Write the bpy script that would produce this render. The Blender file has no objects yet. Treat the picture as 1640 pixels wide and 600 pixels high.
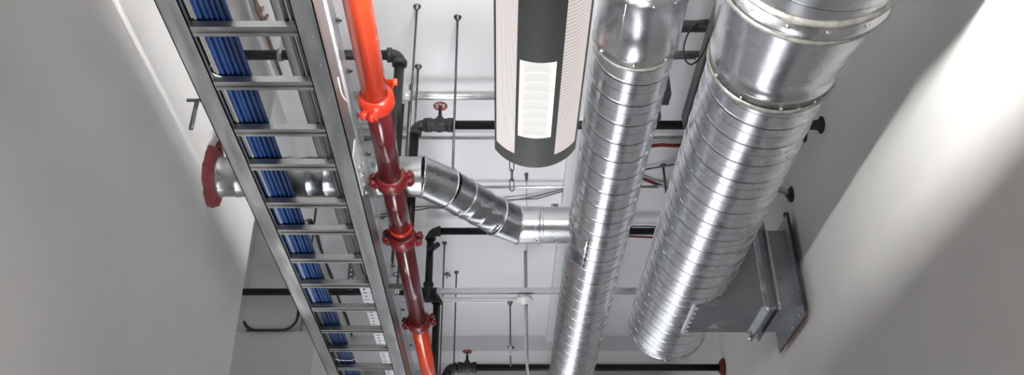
import bpy, math, random
from mathutils import Vector, Matrix
random.seed(7)
PI = math.pi
scene = bpy.context.scene
COL = scene.collection

# ------------------------------------------------------------------ survey
# eye at the origin (1.6 m above the floor), looking along +Y and up.
F = 1450.0; EYE = 1.6
PITCH = math.atan(890.0 / F); CS, SN = math.cos(PITCH), math.sin(PITCH)
def Yof(py, h):
    v = (300 - py) / F
    return h * (CS - v * SN) / (SN + v * CS)
def hof(py, Y):
    v = (300 - py) / F
    return Y * (SN + v * CS) / (CS - v * SN)
def Xof(px, Y, h): return (px - 800) * (Y * CS + h * SN) / F
def P(px, py, h=None, Y=None):
    if h is None: h = hof(py, Y)
    elif Y is None: Y = Yof(py, h)
    return Vector((Xof(px, Y, h), Y, h + EYE))
H_CEIL = 3.45; ZC = H_CEIL + EYE
XL, XR = -1.40, 1.75

# ------------------------------------------------------------------ materials
def nodes(name):
    m = bpy.data.materials.new(name); m.use_nodes = True
    nt = m.node_tree; b = nt.nodes['Principled BSDF']
    return m, nt, b
def N(nt, t, **kw):
    n = nt.nodes.new(t)
    for k, v in kw.items():
        if hasattr(n, k): setattr(n, k, v)
        else: n.inputs[k].default_value = v
    return n
def ramp(nt, fac, stops):
    r = nt.nodes.new('ShaderNodeValToRGB')
    e = r.color_ramp.elements
    while len(e) < len(stops): e.new(0.5)
    for i, (p, c) in enumerate(stops):
        e[i].position = p
        e[i].color = (c[0], c[1], c[2], 1) if hasattr(c, '__len__') else (c, c, c, 1)
    nt.links.new(fac, r.inputs[0])
    return r.outputs[0]
def mat(name, col, rough=.5, metal=0, var=.08, scale=8, bump=0.0, rvar=0.0, spec=None, stretch=(1,1,1), coat=0):
    m, nt, b = nodes(name)
    tc = N(nt, 'ShaderNodeTexCoord'); mp = N(nt, 'ShaderNodeMapping'); mp.inputs['Scale'].default_value = stretch
    nt.links.new(tc.outputs['Object'], mp.inputs[0])
    no = N(nt, 'ShaderNodeTexNoise'); no.inputs['Scale'].default_value = scale; no.inputs['Detail'].default_value = 4
    nt.links.new(mp.outputs[0], no.inputs[0])
    lo = [max(0, c * (1 - var)) for c in col]; hi = [min(1, c * (1 + var)) for c in col]
    nt.links.new(ramp(nt, no.outputs[0], [(.3, lo), (.7, hi)]), b.inputs['Base Color'])
    b.inputs['Metallic'].default_value = metal
    b.inputs['Roughness'].default_value = rough
    if coat: b.inputs['Coat Weight'].default_value = coat; b.inputs['Coat Roughness'].default_value = .1
    if spec is not None: b.inputs['Specular IOR Level'].default_value = spec
    if rvar:
        nt.links.new(ramp(nt, no.outputs[0], [(.3, rough - rvar), (.7, rough + rvar)]), b.inputs['Roughness'])
    if bump:
        bp = N(nt, 'ShaderNodeBump'); bp.inputs['Strength'].default_value = bump; bp.inputs['Distance'].default_value = .01
        nt.links.new(no.outputs[0], bp.inputs['Height']); nt.links.new(bp.outputs[0], b.inputs['Normal'])
    return m
def galv(name, col, rough=.3, spangle=22, var=.16):
    """zinc coated sheet: spangle flakes + smeared streaks"""
    m, nt, b = nodes(name)
    tc = N(nt, 'ShaderNodeTexCoord')
    vo = N(nt, 'ShaderNodeTexVoronoi'); vo.inputs['Scale'].default_value = spangle
    no = N(nt, 'ShaderNodeTexNoise'); no.inputs['Scale'].default_value = 5; no.inputs['Detail'].default_value = 5
    no2 = N(nt, 'ShaderNodeTexNoise'); no2.inputs['Scale'].default_value = 14; no2.inputs['Detail'].default_value = 3
    for n in (vo, no, no2): nt.links.new(tc.outputs['Object'], n.inputs[0])
    mx = N(nt, 'ShaderNodeMix'); mx.data_type = 'FLOAT'; mx.inputs[0].default_value = .8
    sep = N(nt, 'ShaderNodeSeparateColor'); nt.links.new(vo.outputs['Color'], sep.inputs[0])
    nt.links.new(sep.outputs[0], mx.inputs[2]); nt.links.new(no.outputs[0], mx.inputs[3])
    lo = [c * (1 - var) for c in col]; hi = [min(1, c * (1 + var)) for c in col]
    nt.links.new(ramp(nt, mx.outputs[0], [(.2, lo), (.8, hi)]), b.inputs['Base Color'])
    nt.links.new(ramp(nt, no2.outputs[0], [(.25, rough - .04), (.75, rough + .07)]), b.inputs['Roughness'])
    b.inputs['Metallic'].default_value = 1
    return m
def plaster(name, col, scale=3, var=.03):
    m, nt, b = nodes(name)
    tc = N(nt, 'ShaderNodeTexCoord')
    n1 = N(nt, 'ShaderNodeTexNoise'); n1.inputs['Scale'].default_value = scale; n1.inputs['Detail'].default_value = 6
    n2 = N(nt, 'ShaderNodeTexNoise'); n2.inputs['Scale'].default_value = 60; n2.inputs['Detail'].default_value = 2
    nt.links.new(tc.outputs['Object'], n1.inputs[0]); nt.links.new(tc.outputs['Object'], n2.inputs[0])
    lo = [c * (1 - var) for c in col]; hi = [min(1, c * (1 + var)) for c in col]
    nt.links.new(ramp(nt, n1.outputs[0], [(.3, lo), (.7, hi)]), b.inputs['Base Color'])
    b.inputs['Roughness'].default_value = .75; b.inputs['Specular IOR Level'].default_value = .3
    bp = N(nt, 'ShaderNodeBump'); bp.inputs['Strength'].default_value = .08; bp.inputs['Distance'].default_value = .004
    nt.links.new(n2.outputs[0], bp.inputs['Height']); nt.links.new(bp.outputs[0], b.inputs['Normal'])
    return m
def emit(name, col, s):
    m, nt, b = nodes(name)
    b.inputs['Base Color'].default_value = (.25, .25, .25, 1)
    b.inputs['Emission Color'].default_value = (*col, 1); b.inputs['Emission Strength'].default_value = s
    return m
def perforated(name, strength, cross):
    """fine perforated sheet with the lamp glowing through"""
    m, nt, b = nodes(name)
    uv = N(nt, 'ShaderNodeUVMap')
    sx = N(nt, 'ShaderNodeSeparateXYZ'); nt.links.new(uv.outputs[0], sx.inputs[0])
    def wave(out, k):
        a = N(nt, 'ShaderNodeMath'); a.operation = 'MULTIPLY'; a.inputs[1].default_value = k; nt.links.new(out, a.inputs[0])
        s = N(nt, 'ShaderNodeMath'); s.operation = 'SINE'; nt.links.new(a.outputs[0], s.inputs[0])
        t = N(nt, 'ShaderNodeMath'); t.operation = 'MULTIPLY_ADD'; t.inputs[1].default_value = .5; t.inputs[2].default_value = .5
        nt.links.new(s.outputs[0], t.inputs[0]); return t.outputs[0]
    w1 = wave(sx.outputs[0], 2 * PI * 14)
    w = w1
    if cross:
        w2 = wave(sx.outputs[1], 2 * PI * 72)
        mx = N(nt, 'ShaderNodeMath'); mx.operation = 'MINIMUM'; nt.links.new(w1, mx.inputs[0]); nt.links.new(w2, mx.inputs[1]); w = mx.outputs[0]
    no = N(nt, 'ShaderNodeTexNoise'); no.inputs['Scale'].default_value = 30; nt.links.new(uv.outputs[0], no.inputs[0])
    tint = ramp(nt, no.outputs[0], [(.35, (.50, .36, .31)), (.65, (.45, .40, .40))])
    mix = N(nt, 'ShaderNodeMix'); mix.data_type = 'RGBA'
    wf = ramp(nt, w, [(.12, 0), (.55, 1)])
    nt.links.new(wf, mix.inputs[0]); nt.links.new(tint, mix.inputs[6]); mix.inputs[7].default_value = (1, .97, .95, 1)
    nt.links.new(mix.outputs[2], b.inputs['Emission Color']); b.inputs['Emission Strength'].default_value = strength
    b.inputs['Base Color'].default_value = (.35, .34, .33, 1); b.inputs['Roughness'].default_value = .4
    return m
def clear_plastic(name):
    m, nt, b = nodes(name)
    out = nt.nodes['Material Output']
    tr = N(nt, 'ShaderNodeBsdfTransparent'); tr.inputs[0].default_value = (.86, .88, .9, 1)
    mx = N(nt, 'ShaderNodeMixShader'); mx.inputs[0].default_value = .42
    b.inputs['Base Color'].default_value = (.72, .74, .76, 1); b.inputs['Roughness'].default_value = .25
    nt.links.new(tr.outputs[0], mx.inputs[1]); nt.links.new(b.outputs[0], mx.inputs[2]); nt.links.new(mx.outputs[0], out.inputs[0])
    return m

M = dict(
    wall=plaster('painted_plaster', (.66, .655, .645)),
    ceil=plaster('painted_soffit', (.76, .76, .78), 2, .035),
    floor=plaster('screed_floor', (.16, .16, .157), 2, .1),
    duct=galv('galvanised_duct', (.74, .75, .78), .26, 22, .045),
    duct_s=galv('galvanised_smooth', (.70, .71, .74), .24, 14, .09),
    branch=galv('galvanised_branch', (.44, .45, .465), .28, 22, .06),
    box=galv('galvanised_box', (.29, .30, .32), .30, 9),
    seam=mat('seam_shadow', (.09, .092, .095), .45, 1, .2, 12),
    sealant=mat('grey_sealant', (.21, .205, .19), .4, .5, .35, 30, .5),
    ladder=mat('ladder_zinc', (.35, .355, .36), .42, 1, .12, 6, 0, .06, None, (4, .6, 4)),
    rung=mat('rung_zinc', (.36, .36, .356), .42, 1, .1, 8, 0, .06),
    tray=mat('tray_zinc', (.20, .205, .21), .5, .4, .08, 6),
    tray_b=mat('tray_bright', (.78, .79, .81), .5, .1, .08, 6),
    black=mat('black_iron_pipe', (.011, .0115, .0125), .42, 0, .4, 14, .1, .1, .25),
    blackfit=mat('black_iron_fitting', (.021, .022, .024), .5, 0, .35, 20, .25, .1, .3),
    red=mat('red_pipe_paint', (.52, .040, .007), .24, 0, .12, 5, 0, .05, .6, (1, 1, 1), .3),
    wine=mat('red_pipe_shaded', (.075, .006, .009), .22, 0, .12, 5, 0, .05, .6, (1, 1, 1), .4),  # same red pipe, with the shade on its middle sections put into the colour
    shaded_redc=mat('red_casting_shaded', (.13, .007, .008), .33, 0, .2, 30, .15, .05, .5),  # couplings of those sections, darkened in colour to look unlit
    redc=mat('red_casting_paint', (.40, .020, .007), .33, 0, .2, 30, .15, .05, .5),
    seal_red=mat('red_fire_sealant', (.13, .012, .016), .7, 0, .35, 40, .5),
    blue=mat('blue_cable_sheath', (.003, .020, .082), .42, 0, .25, 10),
    grey_cable=mat('grey_cable_sheath', (.10, .10, .095), .5, 0, .2, 10),
    red_cable=mat('red_cable_sheath', (.19, .022, .018), .5, 0, .25, 20),
    silver=mat('steel_conduit', (.60, .61, .60), .33, 1, .15, 10, 0, .08),
    strut=mat('zinc_strut', (.80, .81, .83), .35, .55, .1, 10, 0, .08),
    rod=mat('steel_rod', (.15, .154, .16), .42, .9, .2, 30),
    dark=mat('dark_trunking', (.055, .057, .06), .5, .2, .15, 8),
    lum=mat('anthracite_housing', (.15, .153, .15), .5, .1, .04, 60, .03),
    white=mat('white_plastic', (.82, .82, .80), .4),
    tie=mat('cable_tie_nylon', (.78, .78, .74), .4),
    rubber=mat('black_rubber', (.012, .012, .012), .5),
    caulk=mat('dark_joint', (.03, .03, .03), .8, 0, .3, 30),
    brown=mat('brown_cord', (.13, .09, .075), .8, 0, .4, 40, .5),
    zincbolt=mat('zinc_bolt', (.78, .78, .78), .25, 1),
    copper=mat('worn_handwheel', (.34, .13, .10), .45, .5, .4, 40),
    lens=emit('lit_lens', (1, .99, .95), 1.0),
    blade=emit('lit_blade', (1, .98, .93), .75),
    perf_l=perforated('perforated_lines', .80, False), perf_r=perforated('perforated_grid', .80, True),
    tube=emit('lamp_tube', (1, .98, .95), 590),
    clear=clear_plastic('translucent_cover'),
)

# ------------------------------------------------------------------ mesh collector
class MB:
    def __init__(s): s.v = []; s.f = []; s.smooth = []; s.mats = None
    def add(s, vs, fs, smooth=False):
        o = len(s.v); s.v += [tuple(p) for p in vs]
        s.f += [tuple(i + o for i in f) for f in fs]; s.smooth += [smooth] * len(fs)
        return s
    def box(s, x0, x1, y0, y1, z0, z1):
        vs = [(x, y, z) for x in (x0, x1) for y in (y0, y1) for z in (z0, z1)]
        return s.add(vs, [(0,1,3,2),(4,6,7,5),(0,4,5,1),(2,3,7,6),(0,2,6,4),(1,5,7,3)])
    def prism(s, poly, axis, a, b):
        """extrude a 2-D polygon along axis ('x': poly=(y,z), 'y': poly=(x,z), 'z': poly=(x,y))"""
        def q(p, t):
            return {'x': (t, p[0], p[1]), 'y': (p[0], t, p[1]), 'z': (p[0], p[1], t)}[axis]
        n = len(poly); vs = [q(p, a) for p in poly] + [q(p, b) for p in poly]
        fs = [(i, (i+1) % n, n + (i+1) % n, n + i) for i in range(n)] + [tuple(range(n))[::-1], tuple(range(n, 2*n))]
        return s.add(vs, fs)
    def lathe(s, A, B, prof, n=24, caps=True, smooth=True):
        """prof: list of (t along A->B in metres or fraction pairs, radius)"""
        A = Vector(A); B = Vector(B); d = (B - A); L = d.length; d = d / L
        u = d.orthogonal().normalized(); w = d.cross(u)
        vs = []; fs = []
        for t, r in prof:
            c = A + d * t
            for i in range(n):
                a = 2*PI*i/n; vs.append(c + u*(math.cos(a)*r) + w*(math.sin(a)*r))
        for k in range(len(prof)-1):
            for i in range(n):
                j = (i+1) % n; fs.append((k*n+i, k*n+j, (k+1)*n+j, (k+1)*n+i))
        s.add(vs, fs, smooth)
        if caps:
            o = len(s.v) - len(vs)
            s.f.append(tuple(o+i for i in range(n))[::-1]); s.smooth.append(False)
            k = len(prof)-1; s.f.append(tuple(o+k*n+i for i in range(n))); s.smooth.append(False)
        return s
    def cyl(s, A, B, r, n=20): 
        return s.lathe(A, B, [(0, r), ((Vector(B)-Vector(A)).length, r)], n)
    def hexnut(s, A, B, r):
        return s.lathe(A, B, [(0, r), ((Vector(B)-Vector(A)).length, r)], 6, True, False)
    def tube(s, pts, r, n=10, closed=False, caps=True):
        pts = [Vector(p) for p in pts]; m = len(pts)
        rs = r if hasattr(r, '__len__') else [r]*m
        T = []
        for i in range(m):
            if closed: t = pts[(i+1) % m] - pts[i-1]
            else: t = pts[min(i+1, m-1)] - pts[max(i-1, 0)]
            T.append(t.normalized())
        u = T[0].orthogonal().normalized(); vs = []; fs = []
        for i in range(m):
            u = (u - T[i]*u.dot(T[i])).normalized(); w = T[i].cross(u)
            for k in range(n):
                a = 2*PI*k/n; vs.append(pts[i] + u*(math.cos(a)*rs[i]) + w*(math.sin(a)*rs[i]))
        for i in range(m if closed else m-1):
            j = (i+1) % m
            for k in range(n):
                l = (k+1) % n; fs.append((i*n+k, i*n+l, j*n+l, j*n+k))
        s.add(vs, fs, True)
        if caps and not closed:
            o = len(s.v)-len(vs)
            s.f.append(tuple(o+k for k in range(n))[::-1]); s.smooth.append(False)
            s.f.append(tuple(o+(m-1)*n+k for k in range(n))); s.smooth.append(False)
        return s
    def ball(s, c, r, n=10):
        c = Vector(c); return s.lathe(c - Vector((0,0,r)), c + Vector((0,0,r)),
            [(r - r*math.cos(PI*k/n), max(r*math.sin(PI*k/n), 1e-5)) for k in range(n+1)], n*2, False)
    def build(s, name, m, parent=None, bevel=0):
        me = bpy.data.meshes.new(name); me.from_pydata(s.v, [], s.f)
        me.polygons.foreach_set('use_smooth', s.smooth); me.materials.append(m)
        if s.mats: me.materials.append(M['seam']); me.polygons.foreach_set('material_index', s.mats)
        me.update()
        import bmesh
        bm = bmesh.new(); bm.from_mesh(me); bmesh.ops.recalc_face_normals(bm, faces=bm.faces); bm.to_mesh(me); bm.free()
        o = bpy.data.objects.new(name, me); COL.objects.link(o)
        if bevel:
            b = o.modifiers.new('bevel', 'BEVEL'); b.width = bevel; b.segments = 2; b.limit_method = 'ANGLE'
        if parent is not None:
            o.parent = parent
            if parent.type == 'EMPTY': o.location = -parent.location
        return o

def tag(o, label=None, cat=None, group=None, kind=None):
    if label: o['label'] = label
    if cat: o['category'] = cat
    if group: o['group'] = group
    if kind: o['kind'] = kind
    return o
def thing(name, loc, label, cat, group=None):
    o = bpy.data.objects.new(name, None); COL.objects.link(o); o.location = loc; o.empty_display_size = .1
    return tag(o, label, cat, group)
def struct(name, mb, m): return tag(mb.build(name, m), kind='structure')
def arc(A, C, B, n=8):
    """quarter-bend points between A and B with corner C"""
    A, B, C = Vector(A), Vector(B), Vector(C)
    return [ (A-C)*(1-math.sin(t)) + (B-C)*(1-math.cos(t)) + C for t in [PI/2*k/n for k in range(n+1)] ]

# ================================================================== the room
struct('floor', MB().box(-2.6, 2.0, -4, 9.6, -.1, 0), M['floor'])
struct('ceiling', MB().box(-2.6, 2.0, -4, 9.6, ZC, ZC+.15), M['ceil'])
struct('wall_left', MB().box(-1.6, XL, -4, 4.5, 0, ZC), M['wall'])
struct('wall_left_return', MB().box(-2.6, -1.6, 4.3, 4.5, 0, ZC), M['wall'])
struct('wall_alcove', MB().box(-2.6, -2.4, 4.5, 9.4, 0, ZC), M['wall'])
struct('wall_left_far', MB().box(-2.4, -1.33, 6.12, 9.4, 0, 2.535+EYE), M['wall'])
struct('wall_right', MB().box(XR, XR+.2, -4, 9.6, 0, ZC), M['wall'])
struct('wall_back', MB().box(-2.6, 2.0, 9.4, 9.6, 0, ZC), M['wall'])
# plastered bulkhead with rounded lower corners, hanging in the alcove
zb = 2.54 + EYE; bx0, bx1 = -1.86, -1.465; rr = .11
struct('wall_left_upper', MB().box(-2.4, -1.83, 6.125, 9.4, 2.53+EYE, ZC), M['wall'])
poly = [(bx0, ZC), (bx0, zb+rr)] + [(bx0+rr*(1-math.cos(t)), zb+rr*(1-math.sin(t))) for t in [PI/2*k/8 for k in range(1,9)]] \
     + [(bx1-rr+rr*math.sin(t), zb+rr*(1-math.cos(t))) for t in [PI/2*k/8 for k in range(1,9)]] + [(bx1, ZC)]
struct('trim_1', MB().prism(poly, 'y', 6.1, 9.4), M['wall'])
edge = [(p[0], 6.097, p[1]-.004) for p in poly[3:]]; edge[-1] = (bx1+.002, 6.097, zb+.3)
struct('trim_2', MB().tube(edge, .010, 8), M['caulk'])
# longitudinal and cross downstands
struct('trim_3', MB().box(.46, .80, 4.75, 8.43, ZC-.07, ZC), M['ceil'])
struct('trim_4', MB().box(-1.47, XR, 8.43, 8.75, ZC-.16, ZC), M['ceil'])
# dark joint between the ceiling and the far left wall
jp = [(-1.455 + .008*math.sin(k*1.7), 6.1 + .23*k, ZC-.012) for k in range(11)]
struct('trim_5', MB().tube(jp, .011, 6), M['caulk'])

# ================================================================== spiral ducts
def spiral(X, Z, R, y0, y1, pitch=.137, n=80, ribs=None):
    """lock-seam spiral duct along Y: helical grid with raised seam and beads"""
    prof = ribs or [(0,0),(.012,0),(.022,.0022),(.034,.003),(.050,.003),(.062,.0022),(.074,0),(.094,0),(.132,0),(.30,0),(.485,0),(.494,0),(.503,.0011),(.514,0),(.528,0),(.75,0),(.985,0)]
    mb = MB(); rows = []; k0 = -1; k1 = int((y1-y0)/pitch)+1
    for k in range(k0, k1+1):
        for ph, b in prof: rows.append((k+ph, b))
    vs = []; fs = []
    for s, b in rows:
        for i in range(n+1):
            a = 2*PI*i/n
            y = min(max(y0 + (s + i/n)*pitch, y0), y1)
            r = R + b
            vs.append((X + r*math.cos(a), y, Z + r*math.sin(a)))
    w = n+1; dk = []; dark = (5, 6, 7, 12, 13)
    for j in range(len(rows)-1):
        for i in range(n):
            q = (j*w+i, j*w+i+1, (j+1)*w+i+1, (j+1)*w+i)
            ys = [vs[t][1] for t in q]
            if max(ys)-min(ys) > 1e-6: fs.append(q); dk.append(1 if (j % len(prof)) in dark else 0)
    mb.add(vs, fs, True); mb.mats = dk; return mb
def ring(X, Z, y, r0, prof, n=72):
    return MB().lathe((X, y, Z), (X, y+10, Z), [(t, r0+b) for t, b in prof], n, False)
def screws(root, X, Z, R, y, angs, r=.0055):
    for a in angs:
        d = Vector((math.cos(a), 0, math.sin(a))); c = Vector((X, y, Z)) + d*R
        MB().lathe(c - d*.002, c + d*.02, [(0, r*1.5), (.002, r*1.5), (.0022, r), (.006, r*.9), (.0075, r*.3)], 10).build('screw', M['zincbolt'], root)

# --- duct 1 (centre of the corridor)
X1, H1, R1 = .525, 2.32, .158; Z1 = H1 + EYE; hb = H1 - R1
yc1, yc2 = Yof(103, hb), Yof(12, hb)
d1 = thing('spiral_duct', (X1, 5, Z1), 'narrower galvanised spiral duct in the middle, joined by the branch duct', 'duct', 'round galvanised spiral ducts')
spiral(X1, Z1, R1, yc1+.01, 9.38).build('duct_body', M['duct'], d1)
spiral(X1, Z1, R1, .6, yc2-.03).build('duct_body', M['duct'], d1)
ring(X1, Z1, yc2-.05, R1, [(0,.0),(.0,.005),(.03,.006),(.035,.009),(.045,.009),(.05,.004),(yc1-yc2+.02,.004),(yc1-yc2+.025,.008),(yc1-yc2+.035,.008),(yc1-yc2+.04,.005),(yc1-yc2+.075,.005),(yc1-yc2+.075,0)]).build('coupling_sleeve', M['duct_s'], d1)
mbs = ring(X1, Z1, yc1+.022, R1, [(0,.004),(.004,.008),(.012,.008),(.018,.005),(.022,.0)]); mbs.build('sealant_bead', M['sealant'], d1)
ring(X1, Z1, yc2-.065, R1, [(0,.002),(.006,.009),(.016,.008),(.02,.002)]).build('sealant_bead', M['sealant'], d1)
seam = MB().box(X1-.085, X1-.080, yc2+.01, yc1-.02, 0, 0)
sa = math.radians(238); sd = Vector((math.cos(sa),0,math.sin(sa)))
MB().tube([Vector((X1,yc2+.01,Z1))+sd*(R1+.004), Vector((X1,yc1-.02,Z1))+sd*(R1+.004)], .0016, 6).build('seam', M['duct_s'], d1)
screws(d1, X1, Z1, R1+.007, yc1+.005, [math.radians(a) for a in (212, 262, 308)])
screws(d1, X1, Z1, R1+.007, yc2-.01, [math.radians(a) for a in (225, 272, 300)])

# --- duct 2 (right, larger, stepping up with a reducer)
X2, H2, R2, R2b = 1.11, 2.37, .25, .312; Z2 = H2 + EYE
yr1 = Yof(176, H2-R2); yr0 = Yof(72, H2-R2b); yend = 5.60
d2 = thing('spiral_duct', (X2, 4, Z2), 'widest galvanised spiral duct at right with a tapered reducer and an open far end', 'duct', 'round galvanised spiral ducts')
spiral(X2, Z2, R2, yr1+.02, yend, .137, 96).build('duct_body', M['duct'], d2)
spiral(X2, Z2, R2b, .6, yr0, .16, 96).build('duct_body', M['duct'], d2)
ring(X2, Z2, yr0-.10, 0, [(0,R2b+.003),(.0,R2b+.006),(.05,R2b+.006),(.055,R2b+.010),(.07,R2b+.010),(.075,R2b+.003),(.09,R2b),(.13,R2b-.006),(yr1-yr0-.03,R2+.012),(yr1-yr0+.03,R2+.006),(yr1-yr0+.035,R2+.010),(yr1-yr0+.05,R2+.010),(yr1-yr0+.055,R2+.005),(yr1-yr0+.11,R2+.005),(yr1-yr0+.11,R2)], 96).build('reducer', M['duct_s'], d2)
ring(X2, Z2, yr0-.118, R2b, [(0,.0),(.006,.011),(.016,.014),(.026,.008),(.03,.0)], 96).build('sealant_bead', M['sealant'], d2)
ring(X2, Z2, yr0-.03, R2b, [(0,.004),(.008,.012),(.02,.012),(.028,.002)], 96).build('sealant_bead', M['sealant'], d2)
ring(X2, Z2, yr1-.105+.10, R2, [(0,.006),(.006,.014),(.018,.013),(.026,.004)], 96).build('sealant_bead', M['sealant'], d2)
screws(d2, X2, Z2, R2b+.007, yr0-.07, [math.radians(a) for a in (196, 221, 246, 271, 296, 330)], .0065)
screws(d2, X2, Z2, R2+.007, yr1-.015, [math.radians(a) for a in (200, 232, 268, 300)], .0055)
screws(d2, X2, Z2, R2+.007, yr1+.0, [math.radians(a) for a in (216, 285)], .0055)
ring(X2, Z2, yend-.03, R2, [(0,.0),(.0,.006),(.03,.007),(.034,.003),(.034,-.02)], 96).build('end_rim', M['duct_s'], d2)
MB().lathe((X2,yend-.02,Z2),(X2,yend-.01,Z2),[(0,R2-.004),(.006,R2-.004)],64).build('end_cap', M['duct_s'], d2)
screws(d2, X2, Z2, R2+.006, yend-.012, [math.radians(a) for a in (262, 335)], .007)

# --- rectangular spur from duct 2 to the right wall
hbx = 2.114; yA = Yof(490, hbx); yB = Yof(532, hbx); zb0, zb1 = hbx+EYE, hbx+EYE+.49
rb = thing('rectangular_duct', (1.4, yA, zb0), 'short rectangular galvanised duct between the widest spiral duct and the right wall', 'duct')
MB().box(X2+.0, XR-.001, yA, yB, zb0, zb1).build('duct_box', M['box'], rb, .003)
def rect_ring(x0, x1, g0, g1):
    mb = MB()
    mb.box(x0, x1, yA-g1, yB+g1, zb0-g1, zb0-g0); mb.box(x0, x1, yA-g1, yB+g1, zb1+g0, zb1+g1)
    mb.box(x0, x1, yA-g1, yA-g0, zb0-g0, zb1+g0); mb.box(x0, x1, yB+g0, yB+g1, zb0-g0, zb1+g0); return mb
for xx in (1.52, 1.565):
    mb = rect_ring(xx, xx+.006, 0, .042)
    fl = mb.build('flange', M['box'], rb)
    rect_ring(xx-.022 if xx < 1.54 else xx+.006, xx if xx < 1.54 else xx+.03, 0, .006).build('flange_lip', M['duct_s'], fl)
for yy in (yA-.026, yB+.026):
    mb = MB(); mb.lathe((1.505, yy, zb0-.024), (1.59, yy, zb0-.024), [(0,.006),(.008,.01),(.012,.004),(.066,.004),(.069,.01),(.078,.01)], 8, True, False)
    mb.build('flange_bolt', M['zincbolt'], rb)
PX = 1.722
# wall plate round the opening (four strips)
mb = MB(); g = .085
mb.box(PX-.022, PX-.016, yA-.07, yB+.10, zb0-.085, zb0-.0); mb.box(PX-.022, PX-.016, yA-.07, yB+.10, zb1, zb1+.07)
mb.box(PX-.022, PX-.016, yA-.07, yA-.0, zb0, zb1); mb.box(PX-.022, PX-.016, yB, yB+.10, zb0, zb1)
wp = mb.build('wall_plate', M['box'], rb)
mb = MB(); mb.tube([(PX-.014, yA-.075, zb1+.08), (PX-.014, yA-.076, zb0-.06)], .007, 6); mb.build('dark_seal', M['caulk'], rb)
mb = MB(); mb.tube([(PX-.016, yA-.07, zb0-.085), (PX-.012, yB+.105, zb0-.085), (PX-.012, yB+.105, zb0)], .004, 6)
mb.tube([(PX-.016, yA-.01, zb0-.004), (PX-.016, yB+.02, zb0-.004)], .003, 6)
mb.build('red_seal', M['seal_red'], rb)
for k, (yy, zz) in enumerate([(yA+.02, zb0-.045), (yA+.17, zb0-.06), (yB+.05, zb0-.06), (yB+.06, zb0-.03), (yA-.04, zb1+.03), (yA-.04, zb1-.12)]):
    MB().lathe((PX-.022, yy, zz), (PX-.03, yy, zz), [(0,.007),(.003,.007),(.006,.003)], 8).build('screw', M['zincbolt'], rb)
# toothed saddle edge and pressed mark under the box
mb = MB(); mb.box(X2-.012, X2+.003, yA-.004, yB+.004, zb0-.008, zb0+.012)
for k in range(6): mb.box(X2+.003, X2+.022, yA+.02+k*.065, yA+.045+k*.065, zb0-.004, zb0)
mb.build('saddle_edge', M['strut'], rb)
mb = MB(); cx = P(1143, 522, hbx); 
for dx in (-.05, .0): pass
mb.box(cx.x-.035, cx.x+.035, cx.y+.02, cx.y+.026, zb0-.0016, zb0); mb.box(cx.x-.02, cx.x+.02, cx.y+.005, cx.y+.011, zb0-.0016, zb0)
mb.box(cx.x-.003, cx.x+.003, cx.y-.04, cx.y, zb0-.0016, zb0); mb.box(cx.x-.02, cx.x-.008, cx.y-.02, cx.y-.015, zb0-.0016, zb0); mb.box(cx.x+.008, cx.x+.02, cx.y-.02, cx.y-.015, zb0-.0016, zb0)
mb.build('pressed_mark', M['strut'], rb)
# dark top bracket and red tag on the plate
tg = MB().box(XR-.012, XR, yA+.06, yA+.085, zb1+.02, zb1+.16).build('sealant_strip', M['seal_red'])
tag(tg, 'small dark red strip of sealant on the right wall above the rectangular duct', 'sealant')

# --- branch duct from the left wall, over ladder and red pipe, to duct 1
HB = 2.35; ZB = HB + EYE; RB = .098
yb0 = Yof(283, HB); yb1 = Yof(360, HB)
A0 = Vector((XL-.005, yb0, ZB)); A1 = Vector((Xof(677, yb0, HB), yb0, ZB))
E1 = Vector((Xof(703, yb0+.05, HB), yb0+.06, ZB))
E2 = Vector((Xof(806, yb1-.05, HB), yb1-.05, ZB)); A2 = Vector((Xof(830, yb1, HB), yb1, ZB)); A3 = Vector((X1-.10, yb1, ZB))
br = thing('branch_duct', (A0.x, A0.y, ZB), 'small round galvanised branch duct with two elbows crossing from left wall to middle duct', 'duct')
def ribbed(A, B, R, pitch, r0=0):
    L = (Vector(B)-Vector(A)).length; pr = [(0, R)]; t = pitch*.6
    while t < L-.03:
        pr += [(t-.012, R), (t-.006, R+.003), (t+.006, R+.003), (t+.012, R)]; t += pitch
    return MB().lathe(A, B, pr + [(L, R)], 48, False)
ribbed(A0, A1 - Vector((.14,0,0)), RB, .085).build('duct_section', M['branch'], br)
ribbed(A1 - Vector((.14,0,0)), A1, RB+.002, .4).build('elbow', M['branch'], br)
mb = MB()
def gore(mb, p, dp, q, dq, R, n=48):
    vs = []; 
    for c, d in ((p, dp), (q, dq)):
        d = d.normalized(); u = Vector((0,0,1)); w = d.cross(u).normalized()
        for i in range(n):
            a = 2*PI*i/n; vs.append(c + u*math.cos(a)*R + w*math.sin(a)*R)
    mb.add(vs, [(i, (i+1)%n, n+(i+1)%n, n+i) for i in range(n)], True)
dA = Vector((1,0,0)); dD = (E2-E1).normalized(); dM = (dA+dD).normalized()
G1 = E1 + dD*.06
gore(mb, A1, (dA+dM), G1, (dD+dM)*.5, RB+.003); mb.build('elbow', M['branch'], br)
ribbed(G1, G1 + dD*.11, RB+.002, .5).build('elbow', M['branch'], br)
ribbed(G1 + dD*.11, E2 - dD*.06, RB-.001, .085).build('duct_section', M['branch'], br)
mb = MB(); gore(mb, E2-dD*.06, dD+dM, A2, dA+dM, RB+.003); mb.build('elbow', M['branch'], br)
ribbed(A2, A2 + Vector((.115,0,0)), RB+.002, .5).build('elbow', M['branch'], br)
ribbed(A2 + Vector((.10,0,0)), A3, RB-.001, .5).build('duct_section', M['branch'], br)
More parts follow.
